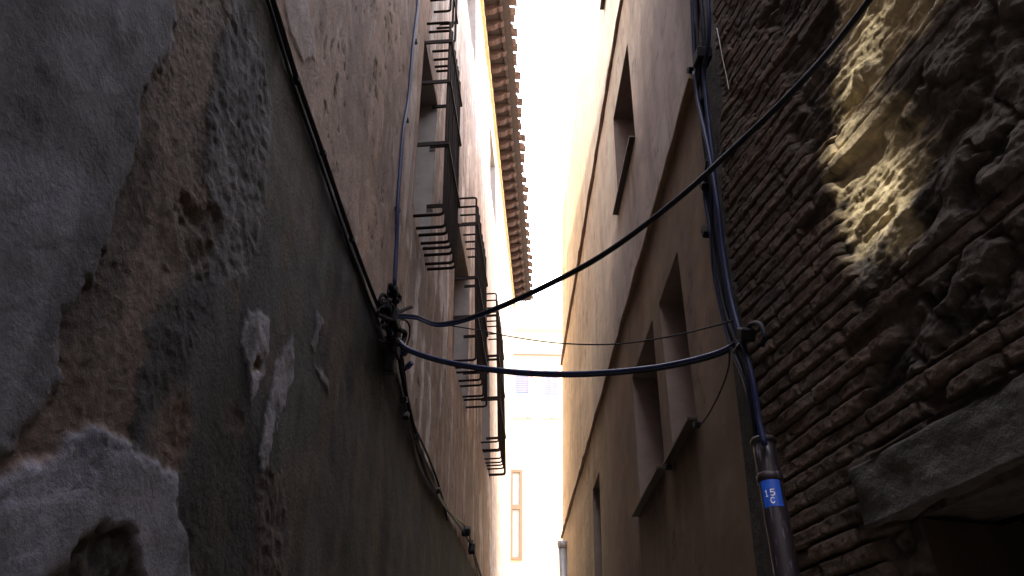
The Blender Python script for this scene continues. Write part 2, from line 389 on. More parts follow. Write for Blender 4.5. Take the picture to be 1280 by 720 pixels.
def cage(W, a, b, c, d, out, nbar, straps, parent, r=.009):
    """window cage: upright bars whose ends turn back into the wall, tied by flat straps that wrap the sides"""
    def strap(z, par):
        bm = bmesh.new()
        t_, h_ = .007, .019
        wbox(bm, W, a-.04, a-.026, z-h_, z+h_, -.05, out+.026); wbox(bm, W, b+.026, b+.04, z-h_, z+h_, -.05, out+.026)
        wbox(bm, W, a-.0255, b+.0255, z-h_, z+h_, out+.0135, out+.0255)
        return obj('strap', bm, M_iron, par)
    g = strap(straps[0], parent); g.name = 'window_grille'
    for k in range(nbar):
        u = a+(b-a)*k/(nbar-1)+random.uniform(-.012, .012); j = random.uniform(-.015, .015)
        c1, d1 = c+random.uniform(-.03,.03), d+random.uniform(-.03,.03)
        pts = [W.p(u, c1, -.06), W.p(u, c1, out-.03), W.p(u+j*.3, c1+.008, out-.008), W.p(u+j*.5, c1+.03, out), W.p(u, (c+d)/2, out+j*.4), W.p(u+j, d1-.03, out), W.p(u+j, d1-.008, out-.008), W.p(u+j, d1, out-.03), W.p(u+j, d1, -.06)]
        tubeobj('bar', pts, r, M_iron, g, 8)
    for z in straps[1:]: strap(z, g)
    return g
for i, (a, b, c, d, out, nb, st) in enumerate([(4.08, 4.76, 3.52, 5.88, .225, 8, (5.0, 4.25, 5.55)), (6.36, 7.52, 3.58, 5.74, .23, 8, (4.55, 4.05, 5.3)), (9.25, 10.55, 3.86, 6.3, .24, 9, (5.2, 4.5, 5.9))]):
    g = cage(L, a, b, c, d, out, nb, st, house, .0125)
    g['label'] = ['iron window cage nearest the cable junction', 'middle iron window cage of the three', 'iron window cage farthest down the alley'][i]
cage(L, 4.0, 4.7, 6.42, 8.2, .17, 5, (6.8,), house, .0125)

# eaves: boards, rafters, tiles
M_cornice = simple('cornice_plaster', (.50,.34,.19), .9, .25, 14, .5); EU = 8.6; bm = bmesh.new(); wbox(bm, L, EU, LE+.3, LT+.22, LT+.26, -.3, .62); roof = obj('roof', bm, M_board, house)
bm = bmesh.new(); wbox(bm, L, EU, LE+.25, LT-.12, LT+.2, -.3, .06); obj('cornice', bm, M_cornice, roof)
bm = bmesh.new(); wbox(bm, L, EU, LE+.3, LT+.155, LT+.215, .40, .45); obj('eaves_batten', bm, M_board, roof)
u = EU+.1
k = 0
proto = None
while u < LE+.1:
    bm = bmesh.new(); t = random.uniform(.06,.088)
    prof = [(.0, .2), (.40, .2), (.395, .13), (.33, .09), (.27, .10), (.20, .03), (.10, .0), (.0, .0)]
    va = [bm.verts.new(L.pv(u-t, LT+z, .06+o)) for o, z in prof]; vb = [bm.verts.new(L.pv(u+t, LT+z, .06+o)) for o, z in prof]
    bm.faces.new(va); bm.faces.new(vb[::-1])
    for i in range(len(prof)): bm.faces.new((va[i], va[(i+1)%8], vb[(i+1)%8], vb[i]))
    obj('rafter', bm, M_rafter, roof); u += .41+random.uniform(-.02, .02); k += 1
bm = bmesh.new(); u = EU+.1
while u < LE+.3:
    jo = random.uniform(-.06, .045)-(.14 if random.random() < .08 else 0); jz = random.uniform(-.018, .018)
    # cover tile: open half barrel sloping down over the eave edge
    for (r0, n, oo, zz, flip) in ((.115, 8, .74, .40, 1), (.10, 6, .70, .345, -1)):
        cu = u if flip == 1 else u+.205
        rings = []
        for (o, dz, rr) in ((oo+jo, 0, r0), (oo-.5, .17, r0*.8)):
            for th in (0, .02):
                rings.append([L.pv(cu+math.cos(a)*(rr-th), LT+zz-.06+dz+jz+flip*math.sin(a)*(rr-th)*.8, o) for a in np.linspace(0, math.pi, n)])
        V = [[bm.verts.new(q) for q in rg] for rg in rings]
        for i in range(n-1):
            bm.faces.new((V[0][i], V[0][i+1], V[2][i+1], V[2][i])); bm.faces.new((V[1][i], V[3][i], V[3][i+1], V[1][i+1]))
            bm.faces.new((V[0][i], V[1][i], V[1][i+1], V[0][i+1]))
    u += .41
obj('roof_tile', bm, M_tile, roof)
bm = bmesh.new(); hexa(bm, [L.p(EU,LT+.27,.58),L.p(LE+.3,LT+.27,.58),L.p(LE+.3,LT+1.6,-3),L.p(EU,LT+1.6,-3),L.p(EU,LT+.33,.58),L.p(LE+.3,LT+.33,.58),L.p(LE+.3,LT+1.66,-3),L.p(EU,LT+1.66,-3)])
hexa(bm, [L.p(EU,LT+.27,-6.4),L.p(LE+.3,LT+.27,-6.4),L.p(LE+.3,LT+1.6,-3.01),L.p(EU,LT+1.6,-3.01),L.p(EU,LT+.33,-6.4),L.p(LE+.3,LT+.33,-6.4),L.p(LE+.3,LT+1.66,-3.01),L.p(EU,LT+1.66,-3.01)])
obj('roof_slope', bm, M_roof, roof)

# ================================================================== RIGHT PLASTERED HOUSE
PE, PT, PC = 12.17, 10.3, 2.70; BT = 8.0
hr = empty('plaster_house', P.p(6, -1.6), 'smooth brown plastered house with string courses and deep narrow windows', 'house')
win_P = [(3.50, 4.10, 1.64, 2.76), (4.33, 5.24, 1.70, 2.78), (7.40, 8.0, 1.1, 2.8), (4.38, 5.36, 4.70, 5.99), (4.45, 5.5, 8.25, 9.5)]
def plas_fn(U, V):
    n1 = fbm(U*1.2, V*1.2, 3)[..., None]; n2 = fbm(U*7, V*7, 4)[..., None]; st = fbm(U*8, V*.9, 7)[..., None]
    c = lambda *a: np.array(a)[None, None, :]
    hi = mix(c(.33,.285,.275), c(.88,.78,.64), sst(3.8,6.2,V+.50*(U-4.5))[..., None])*(.75+.3*n1+.25*st); lo = c(.158,.110,.080)*(.72+.35*n1+.3*st)  # hi ramps to cream upward and outward: painted glow from the bright gap
    top = c(.95,.88,.72)*(.92+.12*n1)  # sunlit, overexposed top strip painted in as near-white plaster
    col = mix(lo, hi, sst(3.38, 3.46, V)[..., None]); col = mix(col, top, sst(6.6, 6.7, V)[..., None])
    # darker near the bottom and at the near corner; painted shade under the ledge
    col = mix(col, c(.92,.76,.50)*(.85+.2*st), (sst(5.5, 10.0, U)*.95)[..., None]); col = col*(1-.35*sst(.6, -.6, V)[..., None]); col = col*(1-.28*(sst(3.0, 3.38, V)*sst(3.42, 3.38, V))[..., None])  # cream far end: light from the alley mouth painted into the colour
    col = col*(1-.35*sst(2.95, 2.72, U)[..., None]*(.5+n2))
    ds = sst(.52, .72, fbm(U*6+V*.5, V*.5, 33, 6, .65))[..., None]; col = col*(1-.14*ds)
    pt = sst(.60, .63, fbm(U*1.7, V*1.9, 34, 5))[..., None]; col = mix(col, col*c(1.18,1.15,1.12), pt*.8)
    ck = (sst(.016, .0, abs(fbm(U*2.3, V*2.3, 35, 6)-.5))*sst(.5,.6,fbm(U*1.1,V*1.1,36)))[..., None]; col = col*(1-.45*ck)
    cr = sst(.72,.75,fbm(U*4, V*18, 9,3))[..., None]; col = mix(col, col*1.12, cr)
    for (a, b, w0, d) in win_P:      # run-off stains below the sills
        m = sst(a-.05, a+.1, U)*sst(b+.1, b-.05, U)*sst(w0-1.3, w0-.1, V)*(V < w0)*sst(.35, .7, st[..., 0]); col = col*(1-.35*m[..., None])
    H = (fbm(U*1.6, V*1.1, 15)-.5)*.03+(fbm(U*16, V*8, 16)-.5)*.004
    for (a, b, cc, d) in win_P:
        dd = np.maximum.reduce([a-U, U-b, cc-V, V-d]); H = H*sst(.0, .12, dd)
    return H, col
us = lines([(PC,6,.02),(6,PE,.05)], [a for w in win_P for a in w[:2]])
ws = lines([(-1.7,0,.08),(0,4.5,.02),(4.5,PT,.04)], [a for w in win_P for a in w[2:]])
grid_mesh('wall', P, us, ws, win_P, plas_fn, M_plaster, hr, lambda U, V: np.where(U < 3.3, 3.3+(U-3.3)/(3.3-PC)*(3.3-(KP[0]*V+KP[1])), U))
for r in win_P: opening(P, r, .27, M_revealR, hr, M_darkwood, M_glass, bars=0)
for i, (a, b, z, e) in enumerate([(3.50, 4.15, 1.655, .0), (4.33, 5.3, 1.70, .0), (7.38, 8.02, 1.09, 0), (4.38, 5.4, 4.70, 0), (4.45, 5.53, 8.25, 0)]):
    bm = bmesh.new(); wbox(bm, P, a-.01, b+.01, z-.030, z-.018, -.2, .055); wbox(bm, P, a-.01, b+.01, z-.036, z-.0305, .049, .055)
    obj('sill', bm, M_sill, hr)
for (z, h, o, m) in ((3.405, .030, .035, M_mould), (6.655, .045, .04, M_mould)):
    bm = bmesh.new()
    uu = np.linspace(PC+.02, PE, 60); prof = [(-.02, 0), (o*.5, 0), (o, h*.35), (o, h), (-.02, h+.03)]
    rows = [[bm.verts.new(P.pv(x, z+b+(vn(x*3, 5)-.5)*.012, a+(vn(x*6, 9)-.5)*.012)) for a, b in prof] for x in uu]
    for i in range(len(rows)-1):
        for j in range(5): bm.faces.new((rows[i][j], rows[i+1][j], rows[i+1][(j+1)%5], rows[i][(j+1)%5]))
    bm.faces.new(rows[0]); bm.faces.new(rows[-1])
    obj('string_course', bm, m, hr)
bm = bmesh.new(); wbox(bm, P, 2.3, PE, PT+.002, PT+.12, -5, -.004); obj('roof', bm, M_cream, hr)
bm = bmesh.new(); wbox(bm, P, PE-.2, PE, -1.7, PT, -5, -.04); wbox(bm, P, PC, PE-.21, -1.7, PT, -5, -4.8); wbox(bm, P, PC+.001, PC+.2, -1.7, PT, -4.79, -.32); wbox(bm, P, KP[0]*BT+KP[1], PC+.2, BT+.1, PT, -.6, -.02); obj('end_wall', bm, M_plaster and M_revealR, hr)

# ================================================================== BRICK AND RUBBLE HOUSE (right, near)
hb = empty('brick_house', B.p(1.6, -1.6), 'rough brick and rubble house with a concrete lintel over its dark doorway', 'house')
DO = (.55, 1.74, -1.72, .66)

RB = 11.
zb = px(B, [(935,-60),(950,0),(975,80),(990,120),(1010,200),(1045,270),(1085,370),(1110,450),(1085,560)])
zb_w = np.array([z for _, z in zb])[::-1]; zb_u = np.array([q for q, _ in zb])[::-1]
ce = px(B, [(880,-60),(893,0),(905,110),(905,200),(912,300),(930,400),(950,560),(990,720)])
ce_w = np.array([z for _, z in ce])[::-1]; ce_u = np.array([q for q, _ in ce])[::-1]
BEND = 2.62
def brick_fn(U, V):
    c = lambda *a: np.array(a)[None, None, :]
    per = .064
    wv = V+(fbm(U*.9, V*.8, 1, 2)-.5)*.04+(fbm(U*10, V*10, 2)-.5)*.006
    r = wv/per; row = np.floor(r).astype(int); fr = r-row
    rnd = _T[row & 255, 7]; bl = .24+.10*_T[row & 255, 9]
    q = U/bl+rnd*3+(fbm(U*9, V*9, 4)-.5)*.12; bi = np.floor(q).astype(int); fq = q-bi
    bid = _T[(row*3) & 255, (bi*5) & 255]; bid2 = _T[(row*7+5) & 255, (bi*3+1) & 255]
    ero = fbm(U*3.1, V*3.1, 6)                       # 1 = badly eroded
    nb = fbm(U*22, V*30, 8); nf = fbm(U*60, V*60, 9)
    th = .15+.06*(nb-.5)+.04*bid
    body = sst(0, th, fr)*sst(0, th*.9, 1-fr)
    vj = sst(0, .05, fq)*sst(0, .05, 1-fq)
    amp = .009+.008*bid+.005*nb
    hb_ = body*(amp)*(1-.9*(1-vj)*sst(.75,.4,ero)) - (1-body)*.009 + (nb-.5)*.007*body+(nf-.5)*.006
    hb_ = hb_ + (bid2-.5)*.009*body - sst(.60,.8,ero)*.012
    missing = ((bid > .93) & (ero > .45))*body
    hb_ -= missing*.03
    colb = mix(c(.12,.088,.070), c(.25,.168,.125), bid2[..., None]*.7+.3*nb[..., None])*(.6+.8*nf[..., None])
    colm = c(.15,.125,.105)*(.6+.8*nf[..., None])
    colb = mix(colm, colb, (body*.9)[..., None])
    neat = sst(2.02, 2.10, U)*sst(1.32, 1.22, V)*sst(.74,.80,V)            # a few sound bricks beside the pipe
    colb = mix(colb, mix(c(.26,.225,.20), c(.25,.165,.125)*(.8+.4*nf[..., None]), (body*sst(0,.06,fq)*sst(0,.06,1-fq))[..., None]), (neat*.8)[..., None])
    edge = sst(.5, .9, body)*sst(.62, .25, fr)*(1-sst(.0,.3,fr-.1)*.3); colb = colb*(1+.25*(edge-.4))[..., None]
    # rubble zone
    d1, d2, cid = worley(U*3.6+(fbm(U*5, V*5, 12, 5)-.5)*1.8, V*4.6+(fbm(U*5, V*5, 13, 5)-.5)*1.8, 5)
    e1, e2, cid2 = worley(U*13+(nb-.5), V*15, 15)
    stone = sst(.02, .30, d2-d1)
    big = fbm(U*2.6, V*2.6, 14, 5)
    rid = 1-abs(fbm(U*7, V*11, 44, 5)-.5)*2
    expo = sst(.42, .60, fbm(U*2.1, V*2.1, 46))                    # where the mortar has fallen off and stones show
    lay_ = (np.floor(fbm(U*6, V*15, 48, 4)*9)+sst(.2,.8,(fbm(U*6, V*15, 48, 4)*9)%1))/9     # broken, stepped mortar
    hr_ = expo*stone*(.014+.022*cid)+(big-.5)*.07+(lay_-.5)*.018+(fbm(U*4+V*1.5, V*19, 49, 5)-.5)*.060*(1-expo*.6)+(rid-.8)*.012+(fbm(U*26, V*32, 16)-.5)*.014+(nf-.5)*.008-.015
    cr = mix(c(.095,.080,.072), c(.20,.165,.14), np.clip(stone*.6+.5*(big-.3), 0, 1)[..., None])*(.55+.9*fbm(U*30, V*30, 18)[..., None])
    # brick bands that bind the rubble
    bandw = V+(fbm(U*3, V*1, 22)-.5)*.05
    band = np.zeros(U.shape)
    for z0, z1, ph in ((1.93, 2.075, 0), (2.62, 2.76, 1), (1.27, 1.36, 2), (.88, 1.04, 3), (3.3, 3.42, 4)):
        band = np.maximum(band, sst(z0-.012, z0+.012, bandw)*sst(z1+.012, z1-.012, bandw))
    zu = np.interp(V, zb_w, zb_u); tooth = (_T[(row//2*5) & 255, 33]-.5)*.14+(nb-.5)*.05
    inb = sst(-.02, .02, U-(zu+tooth))
    inb = np.maximum(inb, band*.9)
    # mortar patches smeared over the brickwork
    smear = sst(.60, .70, fbm(U*4+9, V*3.3, 25, 5))*.75
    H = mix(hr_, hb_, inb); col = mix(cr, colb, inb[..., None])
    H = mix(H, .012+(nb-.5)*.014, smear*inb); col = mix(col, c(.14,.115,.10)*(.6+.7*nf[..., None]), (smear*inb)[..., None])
    # plastered strip in the corner
    cu = np.interp(V, ce_w, ce_u)+(fbm(V*6, V*2, 27)-.5)*.05
    cs = sst(-.012, .012, U-cu)
    H = mix(H, .016+(fbm(U*8, V*5, 28)-.5)*.015, cs); col = mix(col, c(.105,.09,.088)*(.6+.7*fbm(U*7, V*5, 29)[..., None]), cs[..., None])
    # paler limewash splashes, more of them in the rubble
    lime = sst(.62, .78, fbm(U*5, V*5, 35, 5))*(1-.6*inb)*.6
    col = mix(col, c(.30,.255,.215), (lime*(1-cs))[..., None])
    sunpatch = polymask(U+(nb-.5)*.2, V+(fbm(U*8, V*8, 50)-.5)*.25, px(B, [(1060,-80),(1180,-20),(1110,100),(1165,200),(1130,320),(1050,310),(1035,150)]), .06)  # sun patch brightened in the wall colour too, golden where the sunbeam lands
    col = mix(col, c(.86,.71,.42)*(.55+.8*fbm(U*24, V*24, 51)[..., None]), (sunpatch*.7*(.4+.6*body*inb+.6*(1-inb)*.9))[..., None])
    a, b, w0, d = DO; dd = np.maximum.reduce([a-U, U-b, w0-V, V-d]); H = mix(np.full(U.shape, -.01), H, sst(0, .05, dd))
    H = H*sst(.0, .03, KB[0]*V+KB[1]-U); col = col*mix(.47, 1.0, sunpatch)[..., None]
    return H, col
us = lines([(-9,-.4,.2),(-.4,.7,.05),(.7,BEND,.0055)], DO[:2]); ws = lines([(-1.72,0,.05),(0,3.9,.0055),(3.9,BT,.05)], DO[2:])
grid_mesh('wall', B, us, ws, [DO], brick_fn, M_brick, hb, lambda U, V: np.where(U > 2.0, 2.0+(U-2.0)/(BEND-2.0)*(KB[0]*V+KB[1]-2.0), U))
# lintel
def rough_box(W, u0, u1, w0, w1, o0, o1, st, amp, seed):
    bm = bmesh.new(); wbox(bm, W, u0, u1, w0, w1, o0, o1)
    n = max(2, int((u1-u0)/st)); bmesh.ops.subdivide_edges(bm, edges=[e for e in bm.edges if e.calc_length() > st*2], cuts=n//2, use_grid_fill=True)
    cen = sum((v.co for v in bm.verts), Vector())/len(bm.verts)
    bm.normal_update()
    for v in bm.verts:
        q = v.co; k = (fbm(q.x*9+q.z*7, q.y*9-q.z*5, seed)-.5)*2*amp; v.co = q+v.normal*float(k)
    return bm
bm = rough_box(B, .45, 1.91, .675, .858, -.3, .045, .028, .022, 3); obj('lintel', bm, M_lintel, hb, True)
bm = bmesh.new()
wbox(bm, B, DO[1], DO[1]+.05, -1.7, .66, -.45, -.012); wbox(bm, B, DO[0]-.05, DO[0], -1.7, .66, -.45, -.012); jb = obj('door', bm, M_darkwood, hb)
bm = bmesh.new(); wbox(bm, B, DO[0], DO[1], -1.7, .62, -.42, -.38); obj('door_leaf', bm, M_darkwood, jb)
bm = bmesh.new(); wbox(bm, B, DO[1]-.06, DO[1]-.001, -1.7, .66, -.37, -.30); wbox(bm, B, DO[0]+.001, DO[0]+.06, -1.7, .66, -.37, -.30); wbox(bm, B, DO[0]+.061, DO[1]-.061, .58, .65, -.37, -.30); obj('door_frame', bm, M_darkwood, jb)
bm = bmesh.new(); wbox(bm, B, -9, BEND, BT, BT+.1, -4, .02); obj('roof', bm, M_tile, hb)
bm = bmesh.new(); wbox(bm, B, -9, -8.8, -1.72, BT, -4, -.07); wbox(bm, B, -8.8, BEND, -1.72, BT, -4.2, -4); wbox(bm, B, BEND-.3, BEND-.1, -1.72, BT, -4, -.25); obj('end_wall', bm, M_mortar, hb)

# ================================================================== CABLES
CAB = 'black cables strung along and across the alley'
def onwall(W, pts, o): return smoothline([W.hit(a, b, o) for a, b in pts], 6)
def cable(name, pts, r, label, mat=M_cable, seg=8, cat='cable'):
    return tag(tubeobj(name, pts, r, mat, None, seg), label, cat)
def span(pix, dA, dB):
    n = len(pix); s = [0]
    for i in range(1, n): s.append(s[-1]+math.hypot(pix[i][0]-pix[i-1][0], pix[i][1]-pix[i-1][1]))
    return smoothline([at_depth(a, b, dA+(dB-dA)*t/s[-1]) for (a, b), t in zip(pix, s)], 8)
dJ = depth_of(L.hit(492, 395, .06))
# thick conduit running along the left wall
pl_ = [(318,-60),(341,0),(370,95),(403,190),(440,298),(468,372),(480,400)]
cable('wall_cable', onwall(L, pl_, .02), .011, 'thick black cable running down the left plaster wall to the cable junction')
cable('wall_cable', onwall(L, [(a-5, b+6) for a, b in pl_], .014), .007, 'thin black cable clipped just below the thick one on the left wall')
lowp = [(492,395),(497,430),(503,470),(516,530),(532,590),(556,632),(580,665),(592,690),(604,730)]
cable('wall_cable', onwall(L, lowp, .025), .014, 'sagging black cable leading down the left wall below the junction')
cable('wall_cable', onwall(L, [(486,400),(490,440),(500,485),(520,552),(545,615),(562,640),(583,660),(590,685),(600,730)], .03), .008, 'thin brownish cable twisted around the sagging one on the left wall', M_sill)
cable('wall_cable', onwall(L, [(495,400),(502,440),(507,480),(513,520),(535,570),(548,605),(560,650)], .018), .009, 'short black cable hanging loose beside the sagging left wall cable')
cable('wall_cable', onwall(L, [(525,-40),(522,8),(516,60),(511,120),(504,165),(500,215),(497,260),(496,300),(493,358)], .03), .013, 'blue black upright cable on the left wall beside the first window cage', M_cableblue)
# crossing cables
ep = B.hit(1128, -62, .08); dR1 = depth_of(ep)
cr1 = [(490,394),(520,396),(550,405),(600,393),(680,358),(760,314),(850,246),(930,173),(985,120),(1040,60),(1085,2),(1128,-62)]
s = span(cr1, dJ, dR1); cable('overhead_cable', s, .0125, 'thick black cable rising across the alley from the junction to the brick wall')
s2 = span([(a, b+2.5) for a, b in cr1[:8]], dJ-.02, dJ+(dR1-dJ)*.6)
cable('overhead_cable', s2, .007, 'thin wire lashed under the rising thick cable', M_cableblue)
dR2 = depth_of(P.hit(925, 425, .06))
cr2 = [(496,424),(510,436),(540,447),(580,456),(640,464),(700,467),(760,465),(820,459),(870,449),(905,438),(925,425),(938,412)]
cable('overhead_cable', span(cr2, dJ, dR2), .0125, 'thick black cable sagging low across the alley', M_cableblue)
cable('overhead_cable', span([(a, b+3) for a, b in cr2], dJ-.01, dR2-.01), .008, 'thin black cable tied below the low sagging cable')
cr3 = [(550,405),(600,413),(640,421),(700,429),(770,430),(840,420),(905,404),(922,398)]
cable('overhead_cable', span(cr3, dJ, dR2), .0038, 'thin wire sagging across the alley between the two thick cables')
cable('hanging_wire', span([(912,440),(910,462),(900,490),(886,517),(876,531)], dR2, depth_of(P.hit(872,531,.05))), .004, 'thin wire dropping from the low cable to a window sill')
# upright bundle in the corner
bund = [[(863,-40),(866,30),(869,80),(878,130),(884,200),(888,270),(897,330),(908,390),(924,450),(938,500),(948,556)],
        [(877,-40),(872,20),(871,80),(880,140),(886,200),(893,270),(903,340),(914,400),(928,450),(940,500),(950,556)],
        [(881,-40),(886,20),(885,60),(880,90),(884,140),(892,210),(897,280),(908,350),(920,410),(934,460),(945,510),(953,556)],
        [(868,-40),(871,30),(874,90),(872,120),(880,160),(889,220),(890,290),(898,350),(910,400),(926,440),(938,480),(945,556)],
        [(868,90),(872,125),(884,180),(896,250),(903,310),(913,370),(926,420),(940,470),(948,520),(956,556)]]
lab = ['leftmost blue black cable of the upright corner bundle', 'middle blue black cable of the upright corner bundle', 'cable of the corner bundle that bows out toward the bricks at the top', 'cable of the corner bundle that crosses behind the upper clamp', 'short cable of the corner bundle starting below the upper clamp']
bund += [[(872,-40),(878,20),(880,70),(876,120),(882,190),(893,250),(896,320),(912,385),(921,440),(941,505),(951,556)],
         [(885,200),(881,240),(890,300),(893,340),(905,400),(917,440),(934,480),(942,520),(949,556)]]
lab += ['cable of the corner bundle twisting behind the middle one', 'loose lower cable of the corner bundle starting beside the clamps']
for i, b_ in enumerate(bund):
    cable('corner_cable', onwall(P, b_, .05+.012*(i % 5)+.006*(i//5)), .0115 if i != 3 else .008, lab[i], M_cableblue if i % 2 == 0 else M_cable)
cable('corner_cable', onwall(P, [(918,440),(930,424),(938,406),(950,405),(956,420),(953,432)], .09), .009, 'black cable end looping over at the end of the low crossing cable')
# white hairline wire on the bricks
cable('loose_wire', onwall(B, [(896,35),(900,55),(903,72),(908,95),(911,112)], .035), .0022, 'thin pale wire on the brick wall beside the cable bundle', simple('pale_wire', (.4,.38,.36), .6, .1, 10, 0))

# clamps on the corner bundle
def clamp(W, a, b, o, size, label, rot=0., tail=True):
    e = empty('cable_clamp', W.hit(a, b, 0), label, 'cable clamp', 'clamps holding the cables')
    q = W.hit(a, b, o); s_ = size
    h, v, n = W.h, W.v, W.n
    cr, sr = math.cos(rot), math.sin(rot); h2 = h*cr+v*sr; v2 = v*cr-h*sr
    bm = bmesh.new(); hexa(bm, [q+h2*i*s_*.5+v2*j*s_*.32+n*k_*s_*.35 for k_ in (-1,1) for i, j in ((-1,-1),(1,-1),(1,1),(-1,1))]); obj('body', bm, M_clamp, e, bevel=s_*.08)
    bm = bmesh.new(); tube(bm, [W.hit(a, b, -.02), q], s_*.12, 6); obj('bracket', bm, M_clamp, e)
    if tail:
        bm = bmesh.new(); tube(bm, smoothline([q+h2*s_*.4, q+h2*s_*.9+v*s_*.1, q+h2*s_*1.2-v*s_*.25], 4), s_*.07, 6); obj('strap_tail', bm, M_clamp, e, True)
    return e
clamp(P, 878, 72, .07, .11, 'large black clamp at the top of the corner cable bundle', .3)
clamp(P, 864, 88, .05, .06, 'small black clamp left of the large one on the corner bundle', .9)
clamp(P, 881, 232, .07, .06, 'black clamp on the corner bundle above the rising cable crossing', 1.0)
clamp(P, 883, 290, .07, .06, 'black clamp on the corner bundle below the rising cable crossing', 1.2)
clamp(P, 880, 124, .07, .05, 'small black clamp under the large one on the corner bundle', .2)
clamp(P, 932, 418, .10, .08, 'black clamp where the low cable meets the corner bundle', .6)
clamp(P, 835, 584, .04, .05, 'small black bracket between the two lower window sills', .3, False)
clamp(P, 871, 531, .04, .045, 'small black bracket at the near end of the upper lower-storey sill', .3, False)

# left junction: a cluster of fittings
e = empty('cable_junction', L.hit(490, 400, 0), 'tangled black cable junction with clamps and insulators on the left wall', 'cable junction')
for (a, b, o, su, sv, so) in ((491,365,.06,.05,.06,.05),(482,383,.05,.08,.07,.05),(490,398,.06,.12,.10,.06),(492,425,.05,.10,.22,.055),(488,450,.04,.09,.16,.05)):
    bm = bmesh.new(); q = L.hit(a, b, o); rr = random.uniform(-.5, .5); h2 = L.h*math.cos(rr)+L.v*math.sin(rr); v2 = L.v*math.cos(rr)-L.h*math.sin(rr)
    hexa(bm, [q+h2*i*su*.5+v2*j*sv*.5+L.n*k_*so*.6 for k_ in (-1,1) for i, j in ((-1,-1),(1,-1),(1,1),(-1,1))]); obj('clamp_body', bm, M_clamp, e, bevel=.008)
for (pts, r) in (([(484,372),(478,368),(474,380),(480,396)], .009), ([(495,392),(508,386),(514,384)], .012), ([(496,378),(500,372),(492,362)], .012),
                 ([(494,400),(506,400),(512,408),(511,424),(505,436),(498,432)], .006), ([(497,412),(506,416),(503,428),(496,430)], .016),
                 ([(478,402),(484,412),(490,440)], .010), ([(470,392),(482,398),(496,402)], .012), ([(488,356),(492,372),(494,392)], .016)):
    bm = bmesh.new(); tube(bm, smoothline([L.hit(a, b, .08) for a, b in pts], 5), r, 8); obj('cable_loop', bm, M_tar, e, True)
for (a, b) in ((501,446),(506,462)):
    bm = bmesh.new(); q = L.hit(a, b, .05); q2 = L.hit(a+9, b-9, .10); tube(bm, [q, q+(q2-q)*.35, q+(q2-q)*.36, q2], [.012,.012,.020,.016], 8); obj('insulator', bm, M_cableblue, e)
bm = bmesh.new()
for k in range(11):
    t = k/10*6.28; a0, b0 = 486+10*math.sin(t*1.7+k), 400+28*math.cos(t*1.3)
    tube(bm, smoothline([L.hit(a0, b0, .05), L.hit(a0+random.uniform(-9,9), b0+random.uniform(-14,14), .10), L.hit(a0+random.uniform(-6,6), b0+random.uniform(-10,18), .06)], 4), .0045, 5)
obj('wire_tangle', bm, M_tar, e, True)
for i, (a, b, s_, rr) in enumerate(((505,500,.06,.4),(508,520,.05,1.0),(521,547,.05,.2),(547,613,.06,.6),(583,664,.12,.5),(590,686,.10,1.2))):
    clamp(L, a, b, .04, s_, ['uppermost', 'second', 'third', 'fourth', 'fifth and bulkiest', 'lowest'][i]+' black clamp along the sagging cable on the left wall', rr)
for i, (a, b) in enumerate(((371,100),(404,192),(440,300))):
    clamp(L, a, b, .02, .035, ['upper', 'middle', 'lower'][i]+' small clip on the thick cable of the left wall', .3, False)
for i, (a, b) in enumerate(((519,52),(508,150),(497,262))):
    clamp(L, a, b, .02, .045, ['top', 'middle', 'bottom'][i]+' clip of the upright cable beside the first window cage', .3, False)
clamp(B, 1128, -62, .06, .05, 'black wall hook high on the brick wall holding the rising cable', .3, False)

# ================================================================== CONDUIT PIPE WITH STICKER
top = P.hit(954, 550, .075); bot = P.hit(984, 720, .085)
dv = (bot-top)/np.linalg.norm(bot-top); foot = top+dv*((0-top[2])/dv[2])
pe = empty('conduit_pipe', foot, 'scuffed dark metal conduit pipe in the corner with a blue number sticker', 'pipe')
PR = .040
n = 40; pts = [top+(foot-top)*t for t in np.linspace(0, 1, n)]
tubeobj('pipe', pts, PR, M_pipe, pe, 28)
q = lambda t0, t1, r: tubeobj('collar', [top+dv*t0, top+dv*(t0+.004), top+dv*(t1-.004), top+dv*t1], [r-.003, r, r, r-.003], M_pipe, pe, 28)
q(.0, .02, PR+.006); q(.135, .165, PR+.005)
